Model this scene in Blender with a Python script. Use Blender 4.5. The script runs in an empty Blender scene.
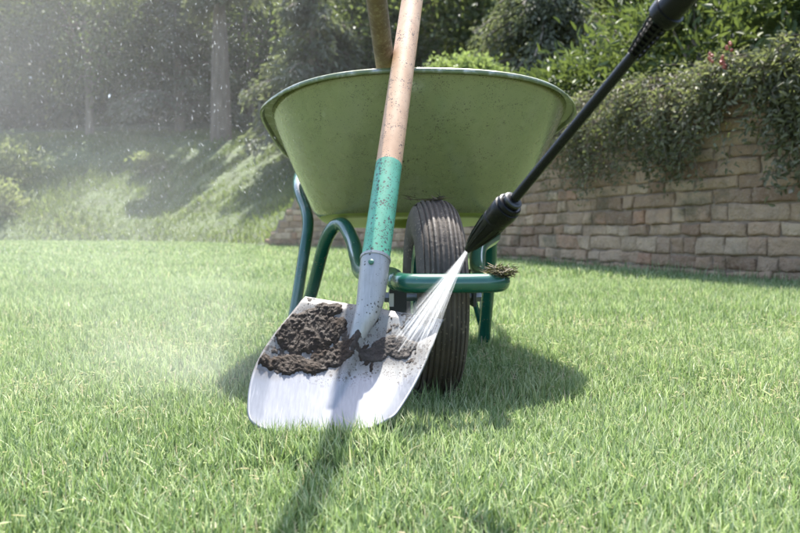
import bpy, math, random
import numpy as np
from mathutils import Vector, Matrix, noise as mnoise

random.seed(7)
rng = np.random.default_rng(7)
SC = bpy.context.scene
COL = SC.collection
R = math.radians

# ------------------------------------------------------------------ camera
FPX = 770.0
PITCH = 2.86
CAM_H = 0.336
cam_d = bpy.data.cameras.new('camera')
cam = bpy.data.objects.new('camera', cam_d)
COL.objects.link(cam)
cam.location = (0, 0, CAM_H)
cam.rotation_euler = (R(90 - PITCH), 0, 0)
cam_d.sensor_width = 36
cam_d.lens = 36 * FPX / 800
cam_d.clip_start = 0.02
cam_d.clip_end = 400
cam_d.dof.use_dof = True
cam_d.dof.focus_distance = 1.38
cam_d.dof.aperture_fstop = 7.1
SC.camera = cam

def P(px, py, Y):
    """measured point of the photograph taken to real space at distance Y (metres)"""
    dx, dy, dz = (px - 400) / FPX, (266.5 - py) / FPX, -1.0
    a = R(90 - PITCH)
    wy = dy * math.cos(a) - dz * math.sin(a)
    wz = dy * math.sin(a) + dz * math.cos(a)
    k = Y / wy
    return Vector((dx * k, Y, CAM_H + wz * k))

# ------------------------------------------------------------------ light
SUN = Vector((0.065, 0.53, 1.0)).normalized()
sl = bpy.data.lights.new('sun', 'SUN')
sl.energy = 4.9
sl.angle = R(0.55)
sl.color = (1.0, 0.96, 0.89)
so = bpy.data.objects.new('sun', sl)
COL.objects.link(so)
so.rotation_euler = SUN.to_track_quat('Z', 'Y').to_euler()
so.location = (0, 0, 20)
W = bpy.data.worlds.new('World')
SC.world = W
W.use_nodes = True
wn = W.node_tree
sky = wn.nodes.new('ShaderNodeTexSky')
sky.sky_type = 'NISHITA'
sky.sun_disc = False
sky.sun_elevation = math.asin(SUN.z)
sky.sun_rotation = math.atan2(SUN.x, SUN.y)
sky.dust_density = 2.5
sky.ozone_density = 0.7
bg = wn.nodes['Background']
bg.inputs[1].default_value = 0.15
wn.links.new(sky.outputs[0], bg.inputs[0])
SC.view_settings.view_transform = 'Standard'
SC.view_settings.look = 'None'
SC.view_settings.exposure = 1.95
SC.view_settings.gamma = 1
SC.view_settings.use_curve_mapping = False
SC.render.engine = 'CYCLES'
SC.cycles.use_denoising = True
SC.cycles.max_bounces = 8
SC.cycles.transparent_max_bounces = 24
SC.cycles.volume_bounces = 1
SC.cycles.volume_step_rate = 1.0

# ------------------------------------------------------------------ material helpers
class NT:
    def __init__(s, name):
        s.m = bpy.data.materials.new(name)
        s.m.use_nodes = True
        s.t = s.m.node_tree
        s.t.nodes.clear()
        s.out = s.t.nodes.new('ShaderNodeOutputMaterial')
        s.co = s.t.nodes.new('ShaderNodeTexCoord').outputs['Object']
    def n(s, kind, **kw):
        nd = s.t.nodes.new('ShaderNode' + kind)
        for k, v in kw.items():
            setattr(nd, k, v)
        return nd
    def L(s, a, b):
        s.t.links.new(a, b)
    def sv(s, sock, v):
        if hasattr(v, 'is_output'):
            s.L(v, sock)
        elif isinstance(v, tuple) and len(v) == 3 and sock.type == 'RGBA':
            sock.default_value = (*v, 1)
        else:
            sock.default_value = v
    def noise(s, scale, detail=4, rough=.55, dist=0, co=None):
        nd = s.n('TexNoise')
        nd.inputs['Scale'].default_value = scale
        nd.inputs['Detail'].default_value = detail
        nd.inputs['Roughness'].default_value = rough
        nd.inputs['Distortion'].default_value = dist
        s.L(co or s.co, nd.inputs['Vector'])
        return nd.outputs['Fac']
    def voro(s, scale, co=None, feature='F1', out='Distance'):
        nd = s.n('TexVoronoi', feature=feature)
        nd.inputs['Scale'].default_value = scale
        s.L(co or s.co, nd.inputs['Vector'])
        return nd.outputs[out]
    def maps(s, scale=(1, 1, 1), rot=(0, 0, 0)):
        nd = s.n('Mapping')
        nd.inputs['Scale'].default_value = scale
        nd.inputs['Rotation'].default_value = rot
        s.L(s.co, nd.inputs['Vector'])
        return nd.outputs[0]
    def rng(s, v, a, b, c=0.0, d=1.0):
        nd = s.n('MapRange')
        nd.clamp = True
        s.L(v, nd.inputs[0])
        for i, x in enumerate((a, b, c, d)):
            nd.inputs[i + 1].default_value = x
        return nd.outputs[0]
    def math(s, op, a, b=0.0):
        nd = s.n('Math', operation=op)
        s.sv(nd.inputs[0], a)
        s.sv(nd.inputs[1], b)
        return nd.outputs[0]
    def mix(s, f, a, b, blend='MIX'):
        nd = s.n('MixRGB', blend_type=blend)
        s.sv(nd.inputs[0], f)
        s.sv(nd.inputs[1], a)
        s.sv(nd.inputs[2], b)
        return nd.outputs[0]
    def ramp(s, f, stops):
        nd = s.n('ValToRGB')
        s.L(f, nd.inputs[0])
        e = nd.color_ramp.elements
        while len(e) < len(stops):
            e.new(.5)
        for el, (p, c) in zip(e, stops):
            el.position = p
            el.color = (*c, 1)
        return nd.outputs[0]
    def attr(s, name):
        return s.n('Attribute', attribute_name=name).outputs['Fac']
    def bump(s, h, strength=.3, dist=.01):
        nd = s.n('Bump')
        nd.inputs['Strength'].default_value = strength
        nd.inputs['Distance'].default_value = dist
        s.L(h, nd.inputs['Height'])
        return nd.outputs[0]
    def pbr(s, **kw):
        nd = s.n('BsdfPrincipled')
        for k, v in kw.items():
            s.sv(nd.inputs[k.replace('_', ' ')], v)
        return nd
    def end(s, shader):
        s.L(shader, s.out.inputs[0])
        return s.m

def specks(t, scale, amount=.5, size=.28):
    """small round splashes: 1 inside a splash"""
    d = t.voro(scale)
    mask = t.noise(scale * .12, 3)
    cell = t.voro(scale, out='Color')
    thr = t.math('MULTIPLY', t.rng(mask, .62 - amount * .35, .80 - amount * .2, 0, 1), t.math('MULTIPLY', cell, size * 1.6))
    return t.math('LESS_THAN', d, thr)

def leaf_mat(name, stops, trans=.35, rough=.5, patch=0.0):
    t = NT(name)
    c = t.ramp(t.attr('rnd'), stops)
    if patch:
        f = t.rng(t.noise(patch, 3), .35, .65, .75, 1.2)
        c = t.mix(1.0, c, f, 'MULTIPLY')
    b = t.pbr(Base_Color=c, Roughness=rough)
    b.inputs['Specular IOR Level'].default_value = .2
    tr = t.n('BsdfTranslucent')
    t.L(t.mix(.35, c, (.30, .40, .06)), tr.inputs[0])
    mx = t.n('MixShader')
    mx.inputs[0].default_value = trans
    t.L(b.outputs[0], mx.inputs[1])
    t.L(tr.outputs[0], mx.inputs[2])
    return t.end(mx.outputs[0])

# ------------------------------------------------------------------ mesh helpers
def np_mesh(name, V, F, mat, smooth=False, rnd=None, co2=None):
    """V (n,3), F (m,3|4) -> mesh data"""
    V = np.asarray(V, dtype=np.float32)
    F = np.asarray(F, dtype=np.int32)
    me = bpy.data.meshes.new(name)
    k = F.shape[1]
    me.vertices.add(len(V))
    me.vertices.foreach_set('co', V.ravel())
    me.loops.add(F.size)
    me.loops.foreach_set('vertex_index', F.ravel())
    me.polygons.add(len(F))
    me.polygons.foreach_set('loop_start', np.arange(0, F.size, k, dtype=np.int32))
    me.polygons.foreach_set('loop_total', np.full(len(F), k, dtype=np.int32))
    if smooth:
        me.polygons.foreach_set('use_smooth', np.ones(len(F), dtype=bool))
    if rnd is not None:
        at = me.attributes.new('rnd', 'FLOAT', 'POINT')
        at.data.foreach_set('value', np.asarray(rnd, dtype=np.float32))
    me.update(calc_edges=True)
    me.validate()
    if mat:
        me.materials.append(mat)
    return me

def link(name, me, parent=None, loc=(0, 0, 0)):
    o = bpy.data.objects.new(name, me)
    COL.objects.link(o)
    o.location = loc
    if parent:
        o.parent = parent
    return o

def root_of(p):
    while p.parent:
        p = p.parent
    return p

class MB:
    """collects shapes in world coordinates"""
    def __init__(s):
        s.v, s.f = [], []
    def add(s, V, F):
        o = len(s.v)
        s.v += [tuple(x) for x in V]
        s.f += [tuple(i + o for i in f) for f in F]
        return s
    def build(s, name, mat, parent=None, loc=None, smooth=True, angle=40):
        base = Vector((0, 0, 0))
        if parent:
            base = Vector(root_of(parent).location)
        elif loc is not None:
            base = Vector(loc)
        me = bpy.data.meshes.new(name)
        me.from_pydata([tuple(Vector(v) - base) for v in s.v], [], s.f)
        me.validate()
        if mat:
            me.materials.append(mat)
        if smooth:
            me.polygons.foreach_set('use_smooth', [True] * len(me.polygons))
            me.set_sharp_from_angle(angle=R(angle))
        me.update()
        o = bpy.data.objects.new(name, me)
        COL.objects.link(o)
        if parent:
            o.parent = parent
        else:
            o.location = base
        return o

def thing(name, label, cat, loc=(0, 0, 0), group=None):
    o = bpy.data.objects.new(name, None)
    COL.objects.link(o)
    o.location = loc
    o.empty_display_size = .1
    return tag(o, label, cat, group)

def tag(o, label=None, cat=None, group=None, kind=None):
    if label:
        o['label'] = label
    if cat:
        o['category'] = cat
    if group:
        o['group'] = group
    if kind:
        o['kind'] = kind
    return o

def spline(pts, n=8):
    """Catmull-Rom through pts"""
    p = [Vector(x) for x in pts]
    p = [p[0] * 2 - p[1]] + p + [p[-1] * 2 - p[-2]]
    out = []
    for i in range(1, len(p) - 2):
        for k in range(n):
            t = k / n
            a, b, c, d = p[i - 1], p[i], p[i + 1], p[i + 2]
            out.append(.5 * ((2 * b) + (c - a) * t + (2 * a - 5 * b + 4 * c - d) * t * t + (3 * b - a - 3 * c + d) * t ** 3))
    out.append(p[-2])
    return out

def tube(path, rad, seg=16, cap=True):
    """sweep a circle along path; rad = number or list"""
    n = len(path)
    rads = [rad] * n if not hasattr(rad, '__len__') else rad
    V, F = [], []
    prev = None
    for i in range(n):
        tdir = (path[min(i + 1, n - 1)] - path[max(i - 1, 0)]).normalized()
        if prev is None:
            up = Vector((0, 0, 1)) if abs(tdir.z) < .9 else Vector((1, 0, 0))
            x = tdir.cross(up).normalized()
        else:
            x = (prev - tdir * prev.dot(tdir)).normalized()
        prev = x
        y = tdir.cross(x)
        for k in range(seg):
            a = 2 * math.pi * k / seg
            V.append(path[i] + (x * math.cos(a) + y * math.sin(a)) * rads[i])
    for i in range(n - 1):
        for k in range(seg):
            k2 = (k + 1) % seg
            F.append((i * seg + k, i * seg + k2, (i + 1) * seg + k2, (i + 1) * seg + k))
    if cap:
        F.append(tuple(range(seg))[::-1])
        F.append(tuple((n - 1) * seg + k for k in range(seg)))
    return V, F

def lathe(origin, axis, prof, seg=32, twist=None):
    """prof: list of (distance along axis, radius)"""
    axis = Vector(axis).normalized()
    up = Vector((0, 0, 1)) if abs(axis.z) < .9 else Vector((1, 0, 0))
    x = axis.cross(up).normalized()
    y = axis.cross(x)
    V, F = [], []
    for (h, r) in prof:
        for k in range(seg):
            a = 2 * math.pi * k / seg
            V.append(Vector(origin) + axis * h + (x * math.cos(a) + y * math.sin(a)) * r)
    for i in range(len(prof) - 1):
        for k in range(seg):
            k2 = (k + 1) % seg
            F.append((i * seg + k, (i + 1) * seg + k, (i + 1) * seg + k2, i * seg + k2))
    F.append(tuple(range(seg)))
    F.append(tuple((len(prof) - 1) * seg + k for k in range(seg))[::-1])
    return V, F

def box(c, ax, ay, az):
    c, ax, ay, az = map(Vector, (c, ax, ay, az))
    V = [c + ax * i + ay * j + az * k for i in (-1, 1) for j in (-1, 1) for k in (-1, 1)]
    F = [(0, 1, 3, 2), (4, 6, 7, 5), (0, 4, 5, 1), (2, 3, 7, 6), (0, 2, 6, 4), (1, 5, 7, 3)]
    return V, F

def leaves(C, D, N, ln, wd, fold=.25, curl=.15):
    """pointed leaves: centres/bases C, directions D, normals N"""
    n = len(C)
    D = D / np.linalg.norm(D, axis=1, keepdims=True)
    S = np.cross(D, N)
    S /= np.linalg.norm(S, axis=1, keepdims=True) + 1e-9
    U = np.cross(S, D)
    ln = np.broadcast_to(ln, n)[:, None]
    wd = np.broadcast_to(wd, n)[:, None]
    v = np.empty((n, 6, 3), dtype=np.float32)
    v[:, 0] = C
    v[:, 1] = C + D * ln * .3 - S * wd * .45 + U * wd * fold
    v[:, 2] = C + D * ln * .68 - S * wd * .38 + U * (wd * fold * .8 - ln * curl * .4)
    v[:, 3] = C + D * ln - U * ln * curl
    v[:, 4] = C + D * ln * .68 + S * wd * .38 + U * (wd * fold * .8 - ln * curl * .4)
    v[:, 5] = C + D * ln * .3 + S * wd * .45 + U * wd * fold
    b = np.arange(n)[:, None] * 6
    F = np.concatenate([b + np.array([[0, 1, 2, 3]]), b + np.array([[0, 3, 4, 5]])], axis=0)
    return v.reshape(-1, 3), F

def unit(n):
    d = rng.normal(size=(n, 3))
    return d / np.linalg.norm(d, axis=1, keepdims=True)

# ------------------------------------------------------------------ terrain layout
# edge of the flat lawn, from the far left bank round to the stone wall on the right
EDGE = [(-34, 24), (-20, 20.5), (-12, 19.4), (-6.2, 18.4), (-3.4, 15.6), (-2.45, 13.9),
        (-1.25, 12.6), (-.2, 11.2), (.52, 9.6), (1.03, 8.2), (1.45, 7.0), (1.95, 5.55), (2.42, 4.5), (2.95, 3.2), (3.45, 1.6), (3.9, -.6), (4.2, -3.5)]
edge = [Vector((p.x, p.y)) for p in spline([(x, y, 0) for x, y in EDGE], 12)]
eu = [0.0]
for i in range(1, len(edge)):
    eu.append(eu[-1] + (edge[i] - edge[i - 1]).length)
I_W = 5 * 12                       # first edge sample that carries the wall
U0 = eu[I_W]

def edge_at(u):
    i = max(0, min(len(eu) - 2, int(np.searchsorted(eu, u)) - 1))
    f = (u - eu[i]) / (eu[i + 1] - eu[i])
    return edge[i].lerp(edge[i + 1], f), i

def edge_nrm(i):
    d = (edge[min(i + 2, len(edge) - 1)] - edge[max(i - 1, 0)]).normalized()
    return Vector((-d.y, d.x))

def wall_pt(u, z, out):
    """out > 0 = towards the lawn"""
    p, i = edge_at(u)
    f = (u - eu[i]) / (eu[i + 1] - eu[i])
    n = edge_nrm(i).lerp(edge_nrm(min(i + 1, len(edge) - 1)), f).normalized()
    return Vector((p.x - n.x * out, p.y - n.y * out, z))

WALL_H = 1.3
def wall_top(u):
    w = u - U0
    if w < 0:
        return 0.0
    return min(WALL_H, .125 + .19 * int(w / .24))

def base_h(u):
    """ground level just behind the edge"""
    w = u - U0
    if w < 0:
        return 0.0
    return min(1.22, .02 + .75 * w)

def rise(u, s):
    w = u - U0
    k = min(1, max(0, (w + 2.0) / 5.0))
    left = .52 * s if s < 6 else 3.12 + (s - 6) * .22
    right = .18 * s if s < 3 else .54 + .30 * (s - 3)
    return left * (1 - k) + right * k

E_ARR = np.array([(p.x, p.y) for p in edge])
def ground_h(x, y):
    d = np.hypot(E_ARR[:, 0] - x, E_ARR[:, 1] - y)
    i = int(d.argmin())
    n = edge_nrm(i)
    if (x - edge[i].x) * n.x + (y - edge[i].y) * n.y < 0:
        return 0.0
    return base_h(eu[i]) + rise(eu[i], float(d[i]))

# ------------------------------------------------------------------ materials
def m_soil():
    t = NT('lawn_soil')
    c = t.ramp(t.noise(9, 6), [(.3, (.035, .04, .018)), (.55, (.055, .075, .025)), (.8, (.11, .10, .055))])
    return t.end(t.pbr(Base_Color=c, Roughness=.95, Normal=t.bump(t.noise(60, 4), .6, .01)).outputs[0])

def m_bank():
    t = NT('bank_ground')
    c = t.ramp(t.noise(1.5, 6), [(.3, (.035, .045, .02)), (.55, (.06, .085, .03)), (.8, (.10, .11, .05))])
    return t.end(t.pbr(Base_Color=c, Roughness=.95, Normal=t.bump(t.noise(8, 5), .7, .1)).outputs[0])

def m_grass():
    t = NT('grass_blades')
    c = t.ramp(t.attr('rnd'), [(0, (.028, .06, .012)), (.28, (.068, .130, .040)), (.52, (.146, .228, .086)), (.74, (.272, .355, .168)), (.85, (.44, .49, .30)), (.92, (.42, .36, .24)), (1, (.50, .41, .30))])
    b = t.pbr(Base_Color=c, Roughness=.55)
    b.inputs['Specular IOR Level'].default_value = .4
    tr = t.n('BsdfTranslucent')
    t.L(t.mix(.3, c, (.34, .45, .13)), tr.inputs[0])
    mx = t.n('MixShader')
    mx.inputs[0].default_value = .38
    t.L(b.outputs[0], mx.inputs[1])
    t.L(tr.outputs[0], mx.inputs[2])
    return t.end(mx.outputs[0])

def m_stone():
    t = NT('sandstone')
    c = t.ramp(t.attr('rnd'), [(0, (.25, .152, .092)), (.3, (.37, .245, .152)), (.55, (.44, .305, .195)), (.8, (.50, .37, .245)), (1, (.42, .235, .14))])
    c = t.mix(t.rng(t.noise(4, 7, .7), .42, .68, 0, .6), c, (.19, .135, .095))
    c = t.mix(t.rng(t.noise(23, 5, .7), .5, .75, 0, .55), c, (.46, .37, .27))
    c = t.mix(t.rng(t.noise(2.6, 6, .65), .53, .68, 0, .65), c, (.085, .085, .045))
    h = t.math('ADD', t.noise(18, 6, .65), t.math('MULTIPLY', t.noise(90, 3), .35))
    return t.end(t.pbr(Base_Color=c, Roughness=.9, Normal=t.bump(h, 1.0, .045)).outputs[0])

def m_mortar():
    t = NT('wall_mortar')
    c = t.ramp(t.noise(12, 5), [(.3, (.15, .112, .082)), (.7, (.27, .205, .15))])
    return t.end(t.pbr(Base_Color=c, Roughness=.95, Normal=t.bump(t.noise(40, 5), .7, .02)).outputs[0])

def m_bark(name='bark', a=(.10, .08, .06), b=(.22, .18, .14)):
    t = NT(name)
    n = t.noise(6, 6, .6, .4, co=t.maps((1, 1, .25)))
    c = t.ramp(n, [(.3, a), (.7, b)])
    return t.end(t.pbr(Base_Color=c, Roughness=.9, Normal=t.bump(n, .8, .05)).outputs[0])

def m_tray():
    t = NT('green_tray_paint')
    c = t.ramp(t.noise(3.5, 4), [(.3, (.186, .200, .088)), (.7, (.222, .234, .114))])
    dust = t.rng(t.noise(14, 6, .65, 0, co=t.maps((1, 1, .45))), .48, .75, 0, .38)
    c = t.mix(dust, c, (.24, .235, .15))
    s1 = specks(t, 120, .55, .26)
    s2 = specks(t, 260, .88, .32)
    sp = t.math('MAXIMUM', s1, t.math('MAXIMUM', s2, specks(t, 430, .75, .34)))
    c = t.mix(t.math('MULTIPLY', sp, .85), c, (.055, .045, .03))
    smr = t.rng(t.noise(9, 7, .75, .8, co=t.maps((1.5, 1, .7), (0, .5, 0))), .60, .74, 0, .4)
    c = t.mix(smr, c, (.10, .095, .055))
    scr = t.rng(t.noise(30, 3, .5, 0, co=t.maps((1, 1, .06), (0, .7, .3))), .70, .74, 0, .4)
    c = t.mix(scr, c, (.30, .31, .2))
    ro = t.rng(t.noise(20, 5), .3, .7, .2, .36)
    return t.end(t.pbr(Base_Color=c, Roughness=ro, Normal=t.bump(t.noise(7, 3), .06, .02), Coat_Weight=.7, Coat_Roughness=.14).outputs[0])

def m_rim():
    t = NT('worn_rim_edge')
    f = t.rng(t.noise(40, 5, .6), .5, .68)
    c = t.mix(f, (.11, .135, .06), (.30, .31, .27))
    return t.end(t.pbr(Base_Color=c, Roughness=.32, Metallic=t.math('MULTIPLY', f, .6)).outputs[0])

def m_frame():
    t = NT('dark_green_tube_paint')
    c = t.mix(t.rng(t.noise(25, 5), .5, .7, 0, .5), (.006, .072, .048), (.014, .10, .07))
    c = t.mix(t.math('MULTIPLY', specks(t, 160, .55, .32), .8), c, (.16, .12, .075))
    c = t.mix(t.rng(t.noise(9, 6, .7), .62, .76, 0, .55), c, (.12, .10, .065))
    return t.end(t.pbr(Base_Color=c, Roughness=.26, Coat_Weight=.5, Coat_Roughness=.1).outputs[0])

def m_tyre():
    t = NT('dirty_tyre_rubber')
    c = t.ramp(t.noise(16, 6, .65), [(.3, (.034, .027, .022)), (.6, (.072, .057, .044)), (.85, (.125, .097, .070))])
    c = t.mix(t.math('MULTIPLY', specks(t, 150, .65, .34), .7), c, (.22, .18, .13))
    zz = t.n('SeparateXYZ')
    t.L(t.co, zz.inputs[0])
    low = t.math('MULTIPLY', t.rng(zz.outputs[2], .19, .10), t.rng(t.noise(30, 5, .7), .35, .65, 0, .75))
    c = t.mix(low, c, (.085, .062, .04))
    return t.end(t.pbr(Base_Color=c, Roughness=.72, Normal=t.bump(t.noise(120, 4), .35, .004)).outputs[0])

def m_wood():
    t = NT('pale_wood_handle')
    n = t.noise(22, 6, .6, .6, co=t.maps((1, 1, .10)))
    c = t.ramp(n, [(.25, (.38, .215, .12)), (.55, (.50, .315, .195)), (.8, (.58, .405, .275))])
    c = t.mix(t.math('MULTIPLY', t.math('MAXIMUM', specks(t, 210, .7, .36), specks(t, 420, .8, .40)), .9), c, (.05, .035, .028))
    c = t.mix(t.rng(t.noise(26, 6, .7, .5, co=t.maps((1, 1, .4))), .62, .72, 0, .55), c, (.16, .10, .07))
    return t.end(t.pbr(Base_Color=c, Roughness=.6, Normal=t.bump(n, .15, .003)).outputs[0])

def m_oldwood():
    t = NT('weathered_brown_wood')
    n = t.noise(20, 6, .6, .6, co=t.maps((1, 1, .25)))
    c = t.ramp(n, [(.3, (.11, .075, .045)), (.55, (.17, .12, .075)), (.8, (.24, .175, .12))])
    c = t.mix(t.rng(t.noise(120, 5, .7), .5, .66, 0, .7), c, (.27, .225, .14))
    return t.end(t.pbr(Base_Color=c, Roughness=.85, Normal=t.bump(t.noise(140, 5), .5, .003)).outputs[0])

def m_sleeve():
    t = NT('teal_green_handle_paint')
    c = t.mix(t.rng(t.noise(30, 5), .4, .7), (.060, .265, .165), (.095, .33, .225))
    c = t.mix(t.math('MULTIPLY', t.math('MAXIMUM', specks(t, 170, .9, .42), specks(t, 320, .9, .4)), .92), c, (.035, .04, .032))
    return t.end(t.pbr(Base_Color=c, Roughness=.5).outputs[0])

def m_steel(name, dirty):
    t = NT(name)
    br = t.noise(60, 4, .6, 0, co=t.maps((6, .6, .6), (.5, 0, -.25)))
    c = t.mix(t.rng(br, .35, .65), (.36, .36, .37), (.46, .46, .47))
    ma = .55
    if dirty:
        film = t.rng(t.noise(9, 6, .6), .3, .65, .15, .8)
        c = t.mix(film, c, (.21, .20, .18))
    else:
        film = t.rng(t.noise(12, 6, .6), .5, .75, 0, .35)
        c = t.mix(film, c, (.45, .44, .42))
    sp = t.math('MULTIPLY', t.math('MAXIMUM', specks(t, 170, .6, .36), specks(t, 300, .55, .36)), .9 if dirty else .85)
    c = t.mix(sp, c, (.05, .04, .033))
    me = t.math('MULTIPLY', t.math('SUBTRACT', 1.0, t.math('MAXIMUM', film, sp)), ma)
    return t.end(t.pbr(Base_Color=c, Roughness=t.rng(br, .3, .7, .36, .5), Metallic=me, Normal=t.bump(t.noise(35, 4), .12, .004)).outputs[0])

def m_blade():
    """bare pressed steel; a dirty film is left on the upper half, the lower half is washed clean"""
    t = NT('shovel_blade_steel')
    br = t.noise(70, 4, .6, 0, co=t.maps((5, .7, .7), (.5, 0, -.25)))
    c = t.mix(t.rng(br, .35, .65), (.205, .21, .225), (.24, .246, .262))
    v = t.attr('rnd')                      # 0 at the shoulder, 1 at the cutting edge
    edge_n = t.math('ADD', v, t.math('MULTIPLY', t.math('SUBTRACT', t.noise(22, 5, .65), .5), .22))
    dirt = t.rng(edge_n, .60, .50)
    film = t.math('MULTIPLY', dirt, t.rng(t.noise(28, 6, .65), .25, .65, .7, 1))
    c = t.mix(film, c, (.165, .162, .15))
    sp = t.math('MAXIMUM', specks(t, 130, .8, .38), t.math('MAXIMUM', specks(t, 230, .9, .4), specks(t, 400, .8, .4)))
    sp = t.math('MULTIPLY', sp, t.math('MULTIPLY', t.rng(edge_n, .66, .56), .92))
    c = t.mix(sp, c, (.05, .04, .034))
    sme = t.math('MULTIPLY', t.attr('smear'), t.rng(t.noise(45, 6, .7, .8), .3, .62, .1, 1))
    c = t.mix(t.math('MULTIPLY', sme, .9), c, (.085, .072, .062))
    film = t.math('MAXIMUM', film, sme)
    scr = t.rng(t.noise(160, 2, .5, .6, co=t.maps((1, .12, .12), (.5, 0, -.3))), .68, .72, 0, .35)
    c = t.mix(scr, c, (.42, .41, .41))
    me = t.math('MULTIPLY', t.math('SUBTRACT', 1.0, t.math('MAXIMUM', film, sp)), .5)
    ro = t.math('ADD', t.rng(br, .3, .7, .41, .45), t.math('MULTIPLY', film, .2))
    return t.end(t.pbr(Base_Color=c, Roughness=ro, Metallic=me, Normal=t.bump(t.noise(26, 4), .04, .003)).outputs[0])

def m_mud(name, a, b, rough):
    t = NT(name)
    n = t.noise(60, 7, .7)
    c = t.ramp(n, [(.3, a), (.7, b)])
    rough = t.rng(t.noise(25, 4), .35, .65, rough - .28, rough + .1)
    b_ = t.pbr(Base_Color=c, Roughness=rough, Normal=t.bump(t.math('ADD', n, t.math('MULTIPLY', t.noise(220, 4), .5)), .9, .006))
    b_.inputs['Specular IOR Level'].default_value = .22
    return t.end(b_.outputs[0])

def m_plastic(name='black_plastic', c=(.004, .004, .0043), rough=.27):
    t = NT(name)
    r = t.rng(t.noise(35, 5), .3, .7, rough - .08, rough + .14)
    b = t.pbr(Base_Color=c, Roughness=r, Normal=t.bump(t.noise(400, 2), .06, .001))
    b.inputs['Specular IOR Level'].default_value = .2
    return t.end(b.outputs[0])

def m_plain(name, c, rough=.5, metal=0.0):
    t = NT(name)
    cc = t.mix(t.rng(t.noise(30, 4), .3, .7, 0, .4), c, tuple(x * .7 for x in c))
    return t.end(t.pbr(Base_Color=cc, Roughness=rough, Metallic=metal).outputs[0])

def m_water(alpha):
    t = NT('spray_water')
    b = t.pbr(Base_Color=(.85, .87, .9), Roughness=.25)
    tl = t.n('BsdfTranslucent')
    tl.inputs[0].default_value = (.9, .92, .95, 1)
    mx = t.n('MixShader')
    mx.inputs[0].default_value = .55
    t.L(b.outputs[0], mx.inputs[1])
    t.L(tl.outputs[0], mx.inputs[2])
    tp = t.n('BsdfTransparent')
    m2 = t.n('MixShader')
    m2.inputs[0].default_value = alpha
    t.L(tp.outputs[0], m2.inputs[1])
    t.L(mx.outputs[0], m2.inputs[2])
    return t.end(m2.outputs[0])

def m_mist(dens, nscale):
    t = NT('fine_water_mist')
    ln = t.n('VectorMath', operation='LENGTH')
    t.L(t.co, ln.inputs[0])
    fall = t.rng(ln.outputs['Value'], 1.0, .1)
    fall = t.math('POWER', fall, 1.6)
    nz = t.rng(t.noise(nscale, 3, .55, .4), .36, .7, .25, 1.35)
    d = t.math('MULTIPLY', t.math('MULTIPLY', fall, nz), dens)
    v = t.n('VolumePrincipled')
    v.inputs['Color'].default_value = (.96, .97, .98, 1)
    v.inputs['Anisotropy'].default_value = .25
    t.L(d, v.inputs['Density'])
    t.L(v.outputs[0], t.out.inputs['Volume'])
    return t.m

M_GRASS = m_grass()
M_STONE, M_MORTAR, M_BARK = m_stone(), m_mortar(), m_bark()
M_PALEBARK = m_bark('pale_bark', (.10, .075, .055), (.20, .155, .12))
M_FRAME = m_frame()
M_BLACK = m_plastic()
G = lambda k, *cs: [(i / (len(cs) - 1), c) for i, c in enumerate(cs)]
M_LAUREL = leaf_mat('laurel_leaves', [(0, (.030, .045, .018)), (.4, (.052, .075, .03)), (.75, (.08, .11, .043)), (1, (.14, .165, .08))], .22, .62)
M_DRAPE = leaf_mat('trailing_leaves', [(0, (.075, .075, .045)), (.45, (.14, .14, .085)), (.8, (.19, .185, .12)), (.95, (.25, .215, .165)), (1, (.33, .28, .23))], .28, .6)
M_DARKLEAF = leaf_mat('dark_tree_leaves', [(0, (.032, .042, .022)), (.5, (.055, .07, .035)), (.85, (.085, .105, .05)), (1, (.13, .15, .075))], .25, .5)
M_MIDLEAF = leaf_mat('mid_tree_leaves', [(0, (.042, .056, .025)), (.5, (.072, .094, .042)), (.85, (.115, .14, .062)), (1, (.18, .195, .095))], .35, .5)
M_NEEDLE = leaf_mat('grey_blue_needles', [(0, (.075, .08, .055)), (.5, (.13, .135, .10)), (.85, (.18, .185, .145)), (1, (.24, .24, .2))], .3, .7)
M_BRIGHT = leaf_mat('bright_shrub_leaves', [(0, (.10, .14, .045)), (.5, (.17, .225, .08)), (1, (.26, .31, .14))], .4, .5)
M_PALE = leaf_mat('pale_bank_leaves', [(0, (.11, .125, .06)), (.5, (.18, .20, .10)), (1, (.28, .28, .17))], .4, .5)

# ------------------------------------------------------------------ ground
def grid_sheet(xs, ys, hf):
    V = [(x, y, hf(x, y)) for y in ys for x in xs]
    nx = len(xs)
    F = [(j * nx + i, j * nx + i + 1, (j + 1) * nx + i + 1, (j + 1) * nx + i) for j in range(len(ys) - 1) for i in range(nx - 1)]
    return V, F

gv, gf = grid_sheet([-150, -60, -20, -8, -2, 2, 8, 20, 60, 150], [-60, -10, 0, 3, 8, 15, 30, 60, 200], lambda x, y: 0.0)
lawn = MB().add(gv, gf).build('lawn_ground', m_soil(), smooth=False)
tag(lawn, kind='structure')

# rising bank and the ground held back by the wall
S_ROWS = [0, .25, .6, 1, 1.6, 2.4, 3.3, 4.4, 6, 8, 11, 15, 20, 30, 60, 150]
V, F = [], []
idx = list(range(0, len(edge), 2))
for i in idx:
    n = edge_nrm(i)
    for k, s in enumerate(S_ROWS):
        ss = s if eu[i] < U0 else s + .22
        x, y = edge[i].x + n.x * ss, edge[i].y + n.y * ss
        z = base_h(eu[i]) + rise(eu[i], s)
        if s > 0 :
            z += mnoise.noise((x * .7, y * .7, 0)) * min(.16, s * .06)
        if s == 0 and eu[i] < U0:
            z -= .05
        V.append((x, y, z))
K = len(S_ROWS)
for j in range(len(idx) - 1):
    for k in range(K - 1):
        F.append((j * K + k, (j + 1) * K + k, (j + 1) * K + k + 1, j * K + k + 1))
bank = MB().add(V, F).build('bank', m_bank())
tag(bank, kind='structure')

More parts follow.
